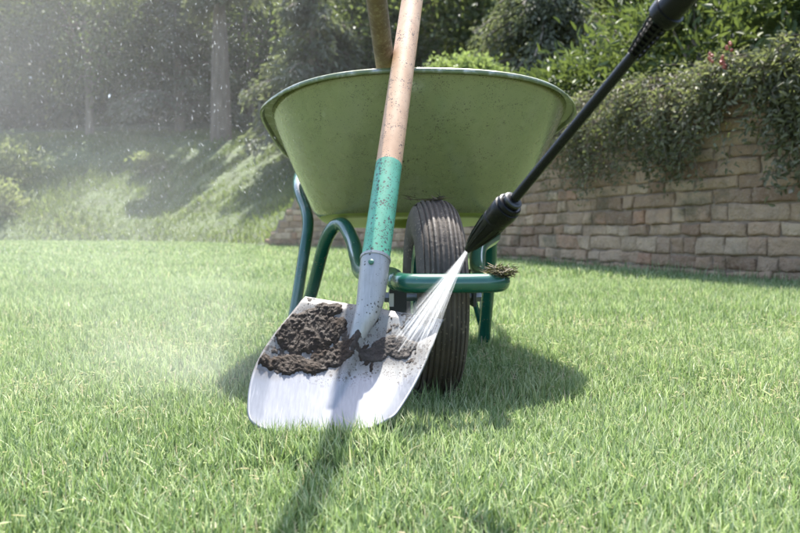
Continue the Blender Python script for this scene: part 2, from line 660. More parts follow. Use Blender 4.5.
# ------------------------------------------------------------------ stone wall
wroot = thing('stone_wall', 'weathered sandstone block retaining wall curving along the lawn with a stepped end', 'wall', (edge[I_W + 40].x, edge[I_W + 40].y, 0))
SV, SF, SR = [], [], []
UEND = eu[-1] - .3
z = -.05
nbase = 0
zc = []
while z < WALL_H:
    h = random.uniform(.085, .14)
    if z + h > WALL_H - .06:
        h = WALL_H - z
    zc.append((z, h))
    z += h
NXs, NZs = 9, 7
SX = [0, .025, .10, .30, .5, .7, .90, .975, 1]
SZ = [0, .07, .22, .5, .78, .93, 1]
for (z0, h) in zc:
    u = U0 + random.uniform(0, .1)
    if z0 > .1:
        while wall_top(u) < z0 + h * .6:
            u += .06
    while u < UEND:
        w = random.choice((.14, .18, .22, .27, .33, .42)) * random.uniform(.85, 1.15)
        gap = random.uniform(.006, .016)
        prot = random.uniform(-.008, .010)
        seed = random.uniform(0, 100)
        r = random.random()
        skew = random.uniform(-.012, .012)
        o = len(SV)
        for j in range(NZs + 2):
            for i in range(NXs + 2):
                fi = SX[min(max(i - 1, 0), NXs - 1)]
                fj = SZ[min(max(j - 1, 0), NZs - 1)]
                back = i in (0, NXs + 1) or j in (0, NZs + 1)
                uu = u + gap / 2 + fi * (w - gap)
                zz = z0 + gap / 2 + fj * (h - gap) + skew * (fi - .5)
                ex = min(fi, 1 - fi) * w
                ez = min(fj, 1 - fj) * h
                e = min(ex, ez)
                out = prot + .008 * min(1, e / .008) + .002 * min(1, e / .05) + mnoise.noise((uu * 7, zz * 9, seed)) * .018 + mnoise.noise((uu * 22, zz * 22, seed)) * .009
                zz += mnoise.noise((uu * .9, z0 * 3, 2.5)) * .03
                uu += mnoise.noise((uu * 9, zz * 9, seed + 5)) * .014
                zz += mnoise.noise((uu * 9, zz * 9, seed + 9)) * .013
                if back:
                    out = -.10
                SV.append(wall_pt(min(uu, UEND + .2), zz, out))
                SR.append(r)
        nx = NXs + 2
        for j in range(NZs + 1):
            for i in range(NXs + 1):
                SF.append((o + j * nx + i, o + j * nx + i + 1, o + (j + 1) * nx + i + 1, o + (j + 1) * nx + i))
        u += w
me = np_mesh('blocks', [tuple(Vector(v) - Vector(wroot.location)) for v in SV], SF, M_STONE, smooth=True, rnd=SR)
blk = link('blocks', me, wroot)
# mortar and backing body
b = MB()
us = np.arange(U0 + .02, UEND, .12)
prev = None
for u in us:
    t_ = wall_top(u) - .025
    quad = [wall_pt(u, -.1, -.012), wall_pt(u, t_, -.012), wall_pt(u, t_, -.30), wall_pt(u, -.1, -.30)]
    if prev:
        o = len(b.v)
        b.v += [tuple(x) for x in prev + quad]
        for k in range(4):
            b.f.append((o + k, o + (k + 1) % 4, o + 4 + (k + 1) % 4, o + 4 + k))
    else:
        o = len(b.v)
        b.v += [tuple(x) for x in quad]
        b.f.append((o, o + 1, o + 2, o + 3))
    prev = quad
b.build('mortar', M_MORTAR, wroot, smooth=False)

# ------------------------------------------------------------------ wheelbarrow frame of reference
TH = R(5)
CW = Vector((.066, 1.55, 0))
FW = Vector((math.sin(TH), -math.cos(TH), 0))
LT = Vector((math.cos(TH), math.sin(TH), 0))
def LB(a, b, z):
    """barrow space: a = metres behind the wheel contact, b = to the right, z = up"""
    return CW - FW * a + LT * b + Vector((0, 0, z))

barrow = thing('wheelbarrow', 'muddy green wheelbarrow with one black tyre standing on the lawn, front towards the viewer', 'wheelbarrow', CW)

# --- tray
def sgnpow(v, e):
    return math.copysign(abs(v) ** e, v)
NL = 144
def rim_loop():
    pts = []
    for k in range(NL):
        p = 2 * math.pi * k / NL
        c, s = math.cos(p), math.sin(p)     # c > 0 : front
        if c > 0:
            a = .44 - .385 * sgnpow(c, 2 / 2.5)
            b_ = .362 * sgnpow(s, 2 / 2.5)
        else:
            a = .44 + .52 * sgnpow(-c, 2 / 4.0)
            b_ = .362 * sgnpow(s, 2 / 4.0)
        b_ *= 1 - .13 * max(0, a - .35) / .6
        pts.append((a, b_ + .012, .662 - .165 * (a - .055)))
    return pts
def floor_loop():
    pts = []
    for k in range(NL):
        p = 2 * math.pi * k / NL
        c, s = math.cos(p), math.sin(p)
        n = 3.2
        a = .54 - (.27 if c > 0 else .30) * sgnpow(c, 2 / n)
        b_ = .25 * sgnpow(s, 2 / n) * (1 - .15 * max(0, a - .4))
        pts.append((a, b_ + .008, .362 - .045 * (a - .27)))
    return pts
RL, FL = rim_loop(), floor_loop()
rings = []
ca, cb = .54, .008
for t_ in (.02, .3, .6, .82):                      # flat floor
    rings.append([(ca + (a - ca) * t_, cb + (b_ - cb) * t_, z_) for a, b_, z_ in FL])
def wall_ring(t_):
    return [tuple(f + (r - f) * t_ for f, r in zip(FL[k], RL[k])) for k in range(NL)]
fil = []
for q in np.linspace(0, 1, 7):                     # rounded lower edge: quadratic from floor (inset) to wall
    ring = []
    for k in range(NL):
        A = Vector((ca + (FL[k][0] - ca) * .84, cb + (FL[k][1] - cb) * .84, FL[k][2]))
        B = Vector(FL[k])
        Cc = Vector(FL[k]).lerp(Vector(RL[k]), .15)
        ring.append(tuple(A * (1 - q) ** 2 + B * 2 * q * (1 - q) + Cc * q * q))
    rings.append(ring)
for t_ in np.linspace(.22, 1, 16):
    rr = wall_ring(t_)
    bul = math.sin((t_ - .1) / .9 * math.pi) * .012
    rings.append([(a + bul * (-1 if a < .4 else .4) * max(0, math.cos(2 * math.pi * k / NL)), b_ * (1 + bul * .6), z_) for k, (a, b_, z_) in enumerate(rr)])
V = [LB(*p) for ring in rings for p in ring]
F = []
for i in range(len(rings) - 1):
    for k in range(NL):
        k2 = (k + 1) % NL
        F.append((i * NL + k, i * NL + k2, (i + 1) * NL + k2, (i + 1) * NL + k))
F.append(tuple(range(NL))[::-1])
tray = MB().add(V, F).build('tray', m_tray(), barrow, angle=80)
tray.data.materials.append(m_plain('light_strip_underside', (.30, .36, .085), .35))  # brighter floor colour paints in the strip of light under the tray
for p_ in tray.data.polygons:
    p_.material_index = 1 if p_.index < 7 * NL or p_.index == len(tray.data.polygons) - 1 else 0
sm = tray.modifiers.new('thickness', 'SOLIDIFY')
sm.thickness = .0025
sm.offset = 0
# rolled rim with a short down-turned lip
prof = [(-.002, -.004), (-.001, .003), (.004, .0055), (.010, .004), (.0145, -.001), (.0155, -.010), (.0125, -.0135), (.0105, -.008), (.0095, -.002), (.004, -.001)]
V, F = [], []
for k in range(NL):
    p0, p1, p2 = Vector(RL[(k - 1) % NL]), Vector(RL[k]), Vector(RL[(k + 1) % NL])
    tg = (p2 - p0).normalized()
    on = Vector((tg.y, -tg.x, 0))
    if on.dot(Vector((p1.x - .5, p1.y, 0))) < 0:
        on = -on
    on.normalize()
    for (dx, dz) in prof:
        q = p1 + on * dx * (.7 + 1.1 * min(1, max(0, abs(p1.y) - .24) / .10) * min(1, max(0, p1.x - .16) / .15))
        V.append(LB(q.x, q.y, q.z + dz * .62))
NP = len(prof)
for k in range(NL):
    k2 = (k + 1) % NL
    for j in range(NP):
        j2 = (j + 1) % NP
        F.append((k * NP + j, k * NP + j2, k2 * NP + j2, k2 * NP + j))
MB().add(V, F).build('rim', m_rim(), tray, angle=60)

# --- frame tubes
TR = .0165
apexL, apexR = P(341, 224, 1.86), P(491, 224, 1.93)
footL, footR = P(287, 352, 2.10), P(484, 351, 2.13)
footL.z = footR.z = .02
hoop_z = .242
left = [apexL, P(352, 240, 1.79), P(357, 259, 1.70), P(363, 273, 1.58), LB(-.09, -.092, hoop_z + .004), LB(-.175, -.09, hoop_z)]
for k in range(7):
    p = math.pi - k / 6 * math.pi
    e = .62
    left.append(LB(-.190 - .056 * abs(math.sin(p)) ** e, .005 + .090 * sgnpow(math.cos(p), e), hoop_z))
right = [LB(-.15, .094, hoop_z), LB(0, .094, hoop_z + .004), LB(.13, .12, hoop_z + .05), apexR - Vector((0, .06, .03)), apexR]
legF_L = [P(309, 300, 2.04), P(326, 240, 1.91)]
path = spline([footL] + legF_L + left + right + [apexR.lerp(footR, .35) + Vector((.004, 0, .0)), footR], 8)
fr = MB().add(*tube(path, TR, 20)).build('frame', M_FRAME, barrow)
# leg and handle tubes
for foot, pts, nm in ((footL, [P(294, 316, 2.12), P(304, 254, 2.15), P(308, 226, 2.18), P(306, 210, 2.22), P(298, 186, 2.34), P(303, 170, 2.62), P(322, 160, 3.0)], 'leg'),
                      (footR, [P(484, 330, 2.15), P(488, 250, 2.19), P(490, 226, 2.22), P(494, 206, 2.27), P(505, 186, 2.40), P(498, 172, 2.65), P(482, 160, 3.05)], 'leg')):
    sp_ = spline([foot] + pts, 8)
    cut = int(len(sp_) * .60)
    MB().add(*tube(sp_[:cut + 1], TR * .98, 20)).build('leg', M_FRAME, barrow)
    MB().add(*tube(sp_[cut:], TR * .98, 20)).build('handle', M_FRAME, barrow)
    g_ = [sp_[-1] + (sp_[-1] - sp_[-2]).normalized() * x for x in (-.03, .0, .05, .10)]
    MB().add(*tube(g_, [.019, .021, .021, .019], 20)).build('grip', M_BLACK, barrow)
# strut between the legs
MB().add(*tube([footR + Vector((-.004, .03, .035)), P(468, 278, 2.13), P(452, 226, 2.08)], .008, 10)).build('strut', M_FRAME, barrow)

# --- wheel
RW, WW = .197, .0475
def ring_mesh(prof, seg=128):
    """revolve (b, r) profile round the axle"""
    V, F = [], []
    n = len(prof)
    for k in range(seg):
        a = 2 * math.pi * k / seg
        for (b_, r) in prof:
            V.append(LB(math.sin(a) * r, b_, RW + math.cos(a) * r))
    for k in range(seg):
        k2 = (k + 1) % seg
        for j in range(n):
            j2 = (j + 1) % n
            F.append((k * n + j, k * n + j2, k2 * n + j2, k2 * n + j))
    return V, F
tp = []
NPF = 96
for k in range(NPF):
    q = 2 * math.pi * k / NPF
    cx_, sy_ = math.cos(q), math.sin(q)
    b_ = WW * sgnpow(cx_, .82)
    r = .150 + .047 * sgnpow(sy_, .78)
    if sy_ > 0 and abs(b_) < .040:
        g = abs(((b_ / .040 * 4.5) % 1) - .5)       # ribs
        if g > .33:
            r -= .0035
    tp.append((b_, r))
rimprof = [(-.030, .098), (-.034, .112), (-.028, .112), (-.022, .100), (-.016, .090), (-.012, .055), (-.020, .040), (-.022, .026), (.022, .026), (.020, .040), (.012, .055), (.016, .090), (.022, .100), (.028, .112), (.034, .112), (.030, .098), (0, .088)]
wheel = MB().add(*ring_mesh(rimprof, 64)).build('wheel', M_FRAME, barrow)
V, F = ring_mesh(tp, 160)
tyre = MB().add(V, F).build('tyre', m_tyre(), wheel, angle=35)
MB().add(*tube([LB(0, -.098, RW), LB(0, .098, RW)], .008, 14)).build('axle', m_plain('zinc', (.4, .4, .4), .4, .8), wheel)
M_DARKMETAL = m_plain('dark_bracket', (.035, .035, .034), .55, .3)
M_ZINC = bpy.data.materials['zinc']
for s in (-1, 1):
    mb = MB()
    mb.add(*box(LB(0, .081 * s, .215), LT * .003, FW * .028, (0, 0, .036)))
    br = mb.build('bracket', M_DARKMETAL, barrow, smooth=False)
    bo = MB()
    bo.add(*lathe(LB(0, .084 * s, .197), LT * s, [(0, .015), (.005, .015), (.005, .011), (.014, .011), (.015, .008)], 6))
    bo.build('bolt', M_ZINC, br, smooth=False)
# flat strap plate seen left of the tyre under the hoop
pl = MB().add(*box(P(398, 305, 1.42), LT * .016, FW * .002, (0, 0, .032))).build('bracket', M_DARKMETAL, barrow, smooth=False)
MB().add(*box(P(391.5, 300, 1.405), LT * .004, FW * .003, (0, 0, .012))).build('bolt', M_ZINC, pl, smooth=False)

# dry grass caught on the hoop
def straw_clump(name, centre, n, rad, label, flat=.6, ln=(.02, .055)):
    C = np.array(centre)[None] + rng.normal(size=(n, 3)) * np.array(rad)
    D = unit(n)
    D[:, 2] *= flat
    v, f = leaves(C, D, unit(n), rng.uniform(*ln, n), rng.uniform(.0009, .0018, n), .1, .25)
    loc = np.array((centre[0], centre[1], centre[2]))
    o = link(name, np_mesh(name, v - loc, f, M_STRAW, rnd=np.repeat(rng.random(n), 6)), None, tuple(loc))
    return tag(o, label, 'dried grass')
M_STRAW = leaf_mat('wet_dry_grass', [(0, (.03, .022, .013)), (.6, (.06, .046, .027)), (.9, (.12, .095, .055)), (1, (.24, .20, .12))], .15, .6)
hc = LB(-.225, .088, hoop_z + .018)
straw_clump('dried_grass', hc, 1100, (.010, .015, .004), 'brown clump of dried grass caught on the green bumper bar right of the tyre', .10, (.006, .018))
tc = LB(-.03, -.004, RW * 2 - .002)
straw_clump('dried_grass', tc, 26, (.018, .02, .001), 'few pale dry grass stalks stuck on top of the black tyre', .12, (.02, .05))

# ------------------------------------------------------------------ shovel
TL, TRc = P(305, 295, 1.290), P(444, 318, 1.275)
BLc, BRc = P(249, 427, 1.125), P(392, 425, 1.125)
shovel = thing('shovel', 'muddy steel shovel with teal painted handle end leaning upright against the wheelbarrow rim', 'shovel', ((BLc.x + BRc.x) / 2, 1.06, 0))
BN = ((TRc - TL).cross(BLc - TL)).normalized()
if BN.y > 0:
    BN = -BN
def blade_pt(u, v):
    """u -1..1 across, v 0 shoulder .. 1 edge; returns point"""
    s = (u + 1) / 2
    top = TL.lerp(TRc, s)
    bot = BLc.lerp(BRc, s)
    bow = .010 * (1 - abs(u) ** 6)                     # rounded cutting edge
    dirv = (bot - top)
    dn = dirv.normalized()
    p = top + dirv * v + dn * bow * v ** 1.5
    # sides swell in the middle
    side = (TRc - TL).normalized()
    p += side * u * ((.026 if u < 0 else .007) * math.sin(math.pi * min(1, v ** 1.3)) - .006 * (max(0, v - .92) / .08) ** 2.5)
    # shoulders dip towards the socket
    p += dn * (.016 * (1 - abs(u)) ** 1.3) * (1 - v) ** 4 * 0
    dish = -.016 * (1 - u * u) * min(1, v * 2.2) + .010 * v * v
    curl = .016 * min(1, v * 3) * max(0, abs(u) - .78) ** 1.2 / .22 ** 1.2 * .5
    uc = -.06 + .10 * v                                  # the pressed rib drifts with the axis
    wv = .13 * (1 - v * .85)
    hv = .027 * max(0, 1 - v / .82) ** .8 * min(1, .55 + v * 4)
    rib = hv * math.exp(-((u - uc) / max(.05, wv)) ** 2)
    roll = -.006 * max(0, .06 - v) / .06
    return p + BN * (dish + curl + rib + roll)
NU, NV = 72, 72
V = [blade_pt(-1 + 2 * i / NU, j / NV) for j in range(NV + 1) for i in range(NU + 1)]
Fb = [(j * (NU + 1) + i, j * (NU + 1) + i + 1, (j + 1) * (NU + 1) + i + 1, (j + 1) * (NU + 1) + i) for j in range(NV) for i in range(NU)]
me = np_mesh('blade', [tuple(v - Vector(shovel.location)) for v in V], Fb, m_blade(), True, rnd=[j / NV for j in range(NV + 1) for i in range(NU + 1)])
MUD_L = [(316, 331, 31, 26, 1.0), (330, 310, 15, 13, .9), (300, 338, 22, 20, .9), (272, 366, 22, 11, .95), (300, 364, 28, 10, .9), (330, 358, 20, 14, .8), (344, 346, 12, 10, .6)]
MUD_R = [(394, 347, 24, 15, 1.0), (372, 356, 19, 10, .9), (404, 355, 14, 9, .7)]
BLADE_ME = me
blade = link('blade', me, shovel)
sm = blade.modifiers.new('thickness', 'SOLIDIFY')
sm.thickness = .003
sm.offset = 0
# socket and handle share an axis
S0 = blade_pt(-.03, .10) + BN * -.012
S1 = P(375.5, 259, 1.310)
H1 = P(402, 72, 1.572)
hd = (H1 - S1).normalized()
S_mid = P(369, 300, 1.262)
soc = spline([blade_pt(-.03, .42) - BN * .024, blade_pt(-.045, .22) - BN * .012, S_mid + Vector((0, .006, -.01)), S1], 12)
n_ = len(soc)
rad = [.011 + .0140 * (lambda q: q * q * (3 - 2 * q))(min(1, i / (n_ - 1) * 1.04)) for i in range(n_)]
M_SOCK = m_steel('socket_steel', True)
ms = MB().add(*tube(soc, rad, 28))
ms.add(*tube([S1 - hd * .004, S1 + hd * .001, S1 + hd * .001], [.0262, .0266, .0245], 28))
socket = ms.build('socket', M_SOCK, shovel)
rn_ = (Vector((-.2, -1, 0)) - hd * hd.dot(Vector((-.2, -1, 0)))).normalized()
rv = S1 - hd * .022 + rn_ * .0235
MB().add(*lathe(rv, rn_, [(0, .0048), (.0026, .0048), (.0042, .003), (.0046, .001)], 12)).build('rivet', m_plain('green_rivet', (.05, .15, .10), .6), socket)
hp = [S1 + hd * x for x in (-.003, 0, .08, .16, .208)]
MB().add(*tube(hp, .0243, 28)).build('painted_sleeve', m_sleeve(), shovel)
L_H = 1.02
ht = [S1 + hd * (.208 + (L_H - .208) * k / 20) for k in range(21)]
hr = [.0241 - .0016 * k / 20 for k in range(19)] + [.0215, .014]
MB().add(*tube(ht, hr, 28)).build('handle', m_wood(), shovel)

# mud lying on the blade -------------------------------------------------
def pix_of(p):
    a = R(90 - PITCH)
    q = Vector(p) - Vector((0, 0, CAM_H))
    cy, cz = q.y * math.cos(a) + q.z * math.sin(a), -q.y * math.sin(a) + q.z * math.cos(a)
    return 400 + FPX * q.x / -cz, 266.5 - FPX * cy / -cz
UVTAB = [(u / 30, v / 60, *pix_of(blade_pt(u / 30, v / 60))) for u in range(-30, 31) for v in range(0, 61)]
def uv_of(px, py):
    """blade coordinates of a measured spot"""
    b_ = min(UVTAB, key=lambda r: (r[2] - px) ** 2 + (r[3] - py) ** 2)
    return b_[0], b_[1]
sm_v = []
for j in range(NV + 1):
    for i in range(NU + 1):
        u, v = -1 + 2 * i / NU, j / NV
        x, y = pix_of(blade_pt(u, v))
        m = max(1 - ((x - bx) / (rx * 1.45)) ** 2 - ((y - by) / (ry * 1.45)) ** 2 for bx, by, rx, ry, k in MUD_L + MUD_R)
        sm_v.append(max(0, min(1, m + .25)) * max(0, min(1, (.66 - .1 * u - v) * 8)))
at_ = BLADE_ME.attributes.new('smear', 'FLOAT', 'POINT')
at_.data.foreach_set('value', sm_v)
def mud(name, blobs, thick, mat, label, seed, thr=.0, n=150):
    B = [(*uv_of(x, y), rx / 70, ry / 150, k) for (x, y, rx, ry, k) in blobs]
    us = np.linspace(-.98, .98, n)
    vs = np.linspace(.01, .80, n)
    th = {}
    for j, v in enumerate(vs):
        for i, u in enumerate(us):
            m = 0
            for (bu, bv, ru, rv_, k) in B:
                q = ((u - bu) / ru) ** 2 + ((v - bv) / rv_) ** 2
                m = max(m, k * (1 - q))
            nz = mnoise.fractal((u * 4.2, v * 5.2, seed), .9, 2.0, 6) * .46 + mnoise.fractal((u * 17, v * 20, seed + 40), .8, 2.0, 4) * .20
            val = m + nz - .16 - max(0, v - (.50 - .10 * u) + .13 * mnoise.fractal((u * 7, v * 3, seed + 20), 1.0, 2.0, 4)) * 9
            if m > -.7 and val > thr:
                lump = .55 + .75 * abs(mnoise.fractal((u * 16, v * 20, seed + 3), .75, 2.1, 6))
                th[(i, j)] = thick * min(1, (val - thr) * 2.2) ** .7 * lump
    mb = MB()
    ids = {}
    def vid(i, j):
        if (i, j) not in ids:
            u, v = us[i], vs[j]
            ids[(i, j)] = len(mb.v)
            off = th.get((i, j), -.0015)
            e = 1e-3
            mb.v.append(tuple(blade_pt(u, v) + BN * (off + .0012) + Vector((mnoise.noise((u * 30, v * 30, 1)), 0, mnoise.noise((u * 30, v * 30, 7)))) * .0008))
        return ids[(i, j)]
    for j in range(n - 1):
        for i in range(n - 1):
            if any(q in th for q in ((i, j), (i + 1, j), (i + 1, j + 1), (i, j + 1))):
                mb.f.append((vid(i, j), vid(i + 1, j), vid(i + 1, j + 1), vid(i, j + 1)))
    c = sum((Vector(v) for v in mb.v), Vector()) / len(mb.v)
    o = mb.build(name, mat, loc=c, angle=60)
    return tag(o, label, 'mud')
mud('mud_clod', MUD_L,
    .0045, m_mud('dark_mud', (.016, .010, .007), (.046, .031, .021), .78), 'large crumbly dark brown mud cake on the left half of the shovel blade', 3.1)
mud('mud_clod', MUD_R,
    .0035, m_mud('wet_mud', (.026, .020, .017), (.060, .048, .041), .7), 'thinner wet grey mud patch on the right half of the blade under the jet', 8.4)

# ------------------------------------------------------------------ second tool in the barrow
q_top, q_rim, q_bot = P(376.6, 0, 1.455), P(385.6, 69, 1.645), None
dv = (q_top - q_rim).normalized()
q_bot = q_rim - dv * .60
q_end = q_top + dv * .29
tool = thing('garden_tool', 'weathered brown wooden tool handle leaning out over the wheelbarrow rim, behind the paler shovel handle', 'tool handle', q_bot)
tp_ = [q_bot.lerp(q_end, k / 16) for k in range(17)]
MB().add(*tube(tp_, [.0198] * 16 + [.015], 24)).build('handle', m_oldwood(), tool)
MB().add(*box(q_bot + Vector((0, -.01, .012)), (.075, 0, 0), (0, .003, .0), (0, 0, .035))).build('hoe_blade', M_DARKMETAL, tool, smooth=False)

# ------------------------------------------------------------------ pressure washer lance
N0 = P(467.5, 250, 1.005)
N1 = P(511, 203, .945)
lance = thing('spray_lance', 'black pressure washer lance with cone nozzle pointing down at the shovel', 'spray lance', N0)
ax = (N1 - N0).normalized()
Ln = (N1 - N0).length
T1_ = P(633, 56, .80)
T2_ = P(663, 17, .765)
T3_ = P(735, -62, .69)
prof = [(0, .0035), (0, .0062), (.004, .0072), (.10 * Ln, .0098), (.3 * Ln, .0148), (.5 * Ln, .0186), (.62 * Ln, .0206), (.63 * Ln, .0212), (.66 * Ln, .0214), (.67 * Ln, .0208), (.70 * Ln, .0212), (.80 * Ln, .0226), (.86 * Ln, .0230), (.92 * Ln, .0224), (.93 * Ln, .0200), (.945 * Ln, .0200), (.95 * Ln, .0215), (.99 * Ln, .0200), (1.0 * Ln, .0180), (1.0 * Ln, .0150), (1.05 * Ln, .0145), (1.08 * Ln, .0120), (1.09 * Ln, .0085)]
prof = [(h_, r_ * (.78 if r_ > .006 else 1)) for h_, r_ in prof]
noz = MB().add(*lathe(N0, ax, prof, 48)).build('nozzle', M_BLACK, lance, angle=28)
rb = MB()
up_ = ax.cross(Vector((0, 1, 0))).normalized()
fwd_ = ax.cross(up_)
for k in range(10):
    a = 2 * math.pi * k / 10
    rd = up_ * math.cos(a) + fwd_ * math.sin(a)
    tn = ax.cross(rd)
    pth = [N0 + ax * (Ln * f) + rd * (r * .78 + .0003) for f, r in ((.12, .0100), (.3, .0150), (.45, .0178), (.60, .0204))]
    rb.add(*tube(pth, [.0006, .0011, .0012, .0006], 6))
rb.build('grip_rib', M_BLACK, noz)
colr = MB().add(*lathe(N0 + ax * (Ln * 1.02), ax, [(0, .0098), (.0015, .012), (.004, .012), (.0055, .0098)], 36))
colr.build('locking_ring', m_plain('dull_steel_ring', (.06, .06, .06), .35, .7), lance)
MB().add(*tube([N0 + ax * (Ln * .97), N1.lerp(T1_, .5), T1_ + (T2_ - T1_) * .1], [.0062, .0060, .0057], 28)).build('tube', m_plastic('tube_black', (.006, .006, .0065), .24), lance)
# ribbed bayonet sleeve
ax2 = (T2_ - T1_).normalized()
L2 = (T2_ - T1_).length
prof = [(0, .0062)]
for k in range(8):
    h0 = L2 * (k + .1) / 8
    r0 = .0075 + .0048 * k / 7
    prof += [(h0, r0 - .0026), (h0 + L2 * .035, r0 - .0026), (h0 + L2 * .045, r0), (h0 + L2 * .085, r0 + .0004), (h0 + L2 * .092, r0 - .0024)]
prof += [(L2, .0118)]
slv = MB().add(*lathe(T1_, ax2, prof, 40)).build('ribbed_sleeve', M_BLACK, lance, angle=25)
rb = MB()
u2 = ax2.cross(Vector((0, 1, 0))).normalized()
f2 = ax2.cross(u2)
for k in range(8):
    a = 2 * math.pi * (k + .3) / 8
    rd = u2 * math.cos(a) + f2 * math.sin(a)
    rb.add(*tube([T1_ + ax2 * L2 * .05 + rd * .0073, T1_ + ax2 * L2 * .97 + rd * .0123], .001, 6))
rb.build('sleeve_rib', M_BLACK, slv)
ax3 = (T3_ - T2_).normalized()
L3 = (T3_ - T2_).length
prof = [(h_, r_ * .72) for h_, r_ in [(0, .0150), (.0, .0185), (.003, .0215), (.010, .0225), (.014, .0222), (.0145, .0200), (.018, .0198), (.040, .0190), (.042, .0178), (.046, .0178), (.048, .0192), (.075, .0195), (.11, .0200), (.20, .021), (.26, .022), (.265, .015)]]
MB().add(*lathe(T2_ - ax3 * .004, ax3, prof, 40)).build('handle', M_BLACK, lance, angle=28)

# ------------------------------------------------------------------ water
jet = MB()
jr = random.Random(5)
hits = [(388, 343, 1.245), (402, 352, 1.22), (424, 338, 1.243), (440, 322, 1.262)]
for k in range(60):
    s = jr.random()
    bu, bv = uv_of(392 + 40 * s + jr.uniform(-3, 3), 330 + 8 * (1 - s) + jr.uniform(-6, 18))
    tgt = blade_pt(bu, bv) + BN * .002
    st = N0 - ax * .001 + Vector((jr.uniform(-1, 1), jr.uniform(-1, 1), jr.uniform(-1, 1))) * .0016
    t0, t1 = (0, 1) if jr.random() < .5 else sorted((jr.uniform(0, .5), jr.uniform(.5, 1)))
    pth = [st.lerp(tgt, t0 + (t1 - t0) * f) for f in (0, .3, .65, 1)]
    w = jr.uniform(.0003, .0009)
    jet.add(*tube(pth, [w * (.6 + 1.6 * (t0 + (t1 - t0) * f)) * jr.uniform(.7, 1.2) for f in (0, .3, .65, 1)], 6))
jo = jet.build('water_jet', m_water(.055), loc=N0)
def m_jetmist():
    t = NT('jet_spray')
    ln = t.n('VectorMath', operation='LENGTH')
    t.L(t.co, ln.inputs[0])
    nm = t.n('VectorMath', operation='NORMALIZE')
    t.L(t.co, nm.inputs[0])
    st = t.rng(t.noise(34, 3, .6, 0, co=nm.outputs[0]), .36, .68, .15, 1.6)
    d = t.math('DIVIDE', .135, t.math('POWER', t.math('ADD', ln.outputs['Value'], .006), 1.6))
    v = t.n('VolumePrincipled')
    v.inputs['Color'].default_value = (.97, .98, .99, 1)
    v.inputs['Anisotropy'].default_value = .1
    t.L(t.math('MULTIPLY', d, st), v.inputs['Density'])
    t.L(v.outputs[0], t.out.inputs['Volume'])
    return t.m
FAN = [(394, 322), (386, 338), (396, 352), (418, 350), (434, 338), (441, 322), (430, 318), (410, 317)]
ends = [blade_pt(*uv_of(*q)) + BN * .004 for q in FAN]
fv = [N0 + (e - N0).normalized() * .002 + (e - N0) * .0 + Vector((0, 0, 0)) for e in ends] + ends
k_ = len(FAN)
ff = [(i, (i + 1) % k_, k_ + (i + 1) % k_, k_ + i) for i in range(k_)] + [tuple(range(k_))[::-1], tuple(range(k_, 2 * k_))]
fan = MB().add(fv, ff).build('spray_fan', m_jetmist(), jo, smooth=False)
bm_fix = __import__('bmesh').new()
bm_fix.from_mesh(fan.data)
__import__('bmesh').ops.recalc_face_normals(bm_fix, faces=bm_fix.faces)
bm_fix.to_mesh(fan.data)
bm_fix.free()
tag(jo, 'white fan of water shooting from the black nozzle onto the shovel blade', 'water jet')

# flying droplets
nd = 3000
Y = rng.uniform(.9, 3.6, nd)
px = 400 - np.abs(rng.normal(0, 1, nd)) * 210 + rng.uniform(-190, 10, nd)
py = rng.uniform(-20, 260, nd) * (1 - .25 * (px > 200))
keep = (px > -80) & (px < 300)
px, py, Y = px[keep], py[keep], Y[keep]
nd = len(px)
Cn = np.array([tuple(P(px[i], py[i], Y[i])) for i in range(nd)])
ok = Cn[:, 2] > .05
Cn = Cn[ok]; Y = Y[ok]; nd = len(Cn)
Dn = np.stack([rng.normal(.35, .35, nd), rng.normal(0, .3, nd), rng.normal(-.9, .35, nd)], 1)
Dn /= np.linalg.norm(Dn, axis=1, keepdims=True)
big = rng.random(nd) < .10
ln = np.where(big, rng.uniform(.007, .017, nd), rng.uniform(.0015, .004, nd)) * Y / 2.6
wd = np.where(big, rng.uniform(.0014, .0022, nd), rng.uniform(.0012, .002, nd)) * Y / 2 * .5
S = np.cross(Dn, unit(nd)); S /= np.linalg.norm(S, axis=1, keepdims=True)
U = np.cross(Dn, S)
v = np.empty((nd, 6, 3))
v[:, 0] = Cn - Dn * ln[:, None] / 2
v[:, 5] = Cn + Dn * ln[:, None] / 2
for k, (a, b_) in enumerate(((S, 1), (U, 1), (S, -1), (U, -1))):
    v[:, 1 + k] = Cn + a * b_ * wd[:, None] / 2 + Dn * ln[:, None] * .15
bi = np.arange(nd)[:, None] * 6
F = np.concatenate([bi + np.array([t]) for t in ((0, 2, 1), (0, 3, 2), (0, 4, 3), (0, 1, 4), (5, 1, 2), (5, 2, 3), (5, 3, 4), (5, 4, 1))], 0)
dro = link('water_droplets', np_mesh('water_droplets', v.reshape(-1, 3), F, m_water(.5)))
tag(dro, 'fine white droplets of spray flying through the air left of the wheelbarrow', 'water droplets', kind='stuff')

def mist(centre, rad, dens, nsc, label):
    bpy.ops.mesh.primitive_ico_sphere_add(subdivisions=3, radius=1, location=centre)
    o = bpy.context.object
    o.name = 'water_mist'
    o.scale = rad
    o.data.materials.append(m_mist(dens, nsc))
    return tag(o, label, 'mist', kind='stuff')
mist((-1.75, 3.1, 1.05), (2.3, 1.3, 1.5), .09, 1.3, 'white cloud of spray mist drifting in front of the trees on the left')
mist(tuple(P(205, 352, 1.62)), (.50, .58, .26), .42, 1.4, 'low spray mist over the grass just left of the shovel blade')
mist(tuple(P(95, 235, 2.5)), (.95, .8, .60), .11, 1.3, 'thin veil of spray mist rising from the lawn towards the upper left')

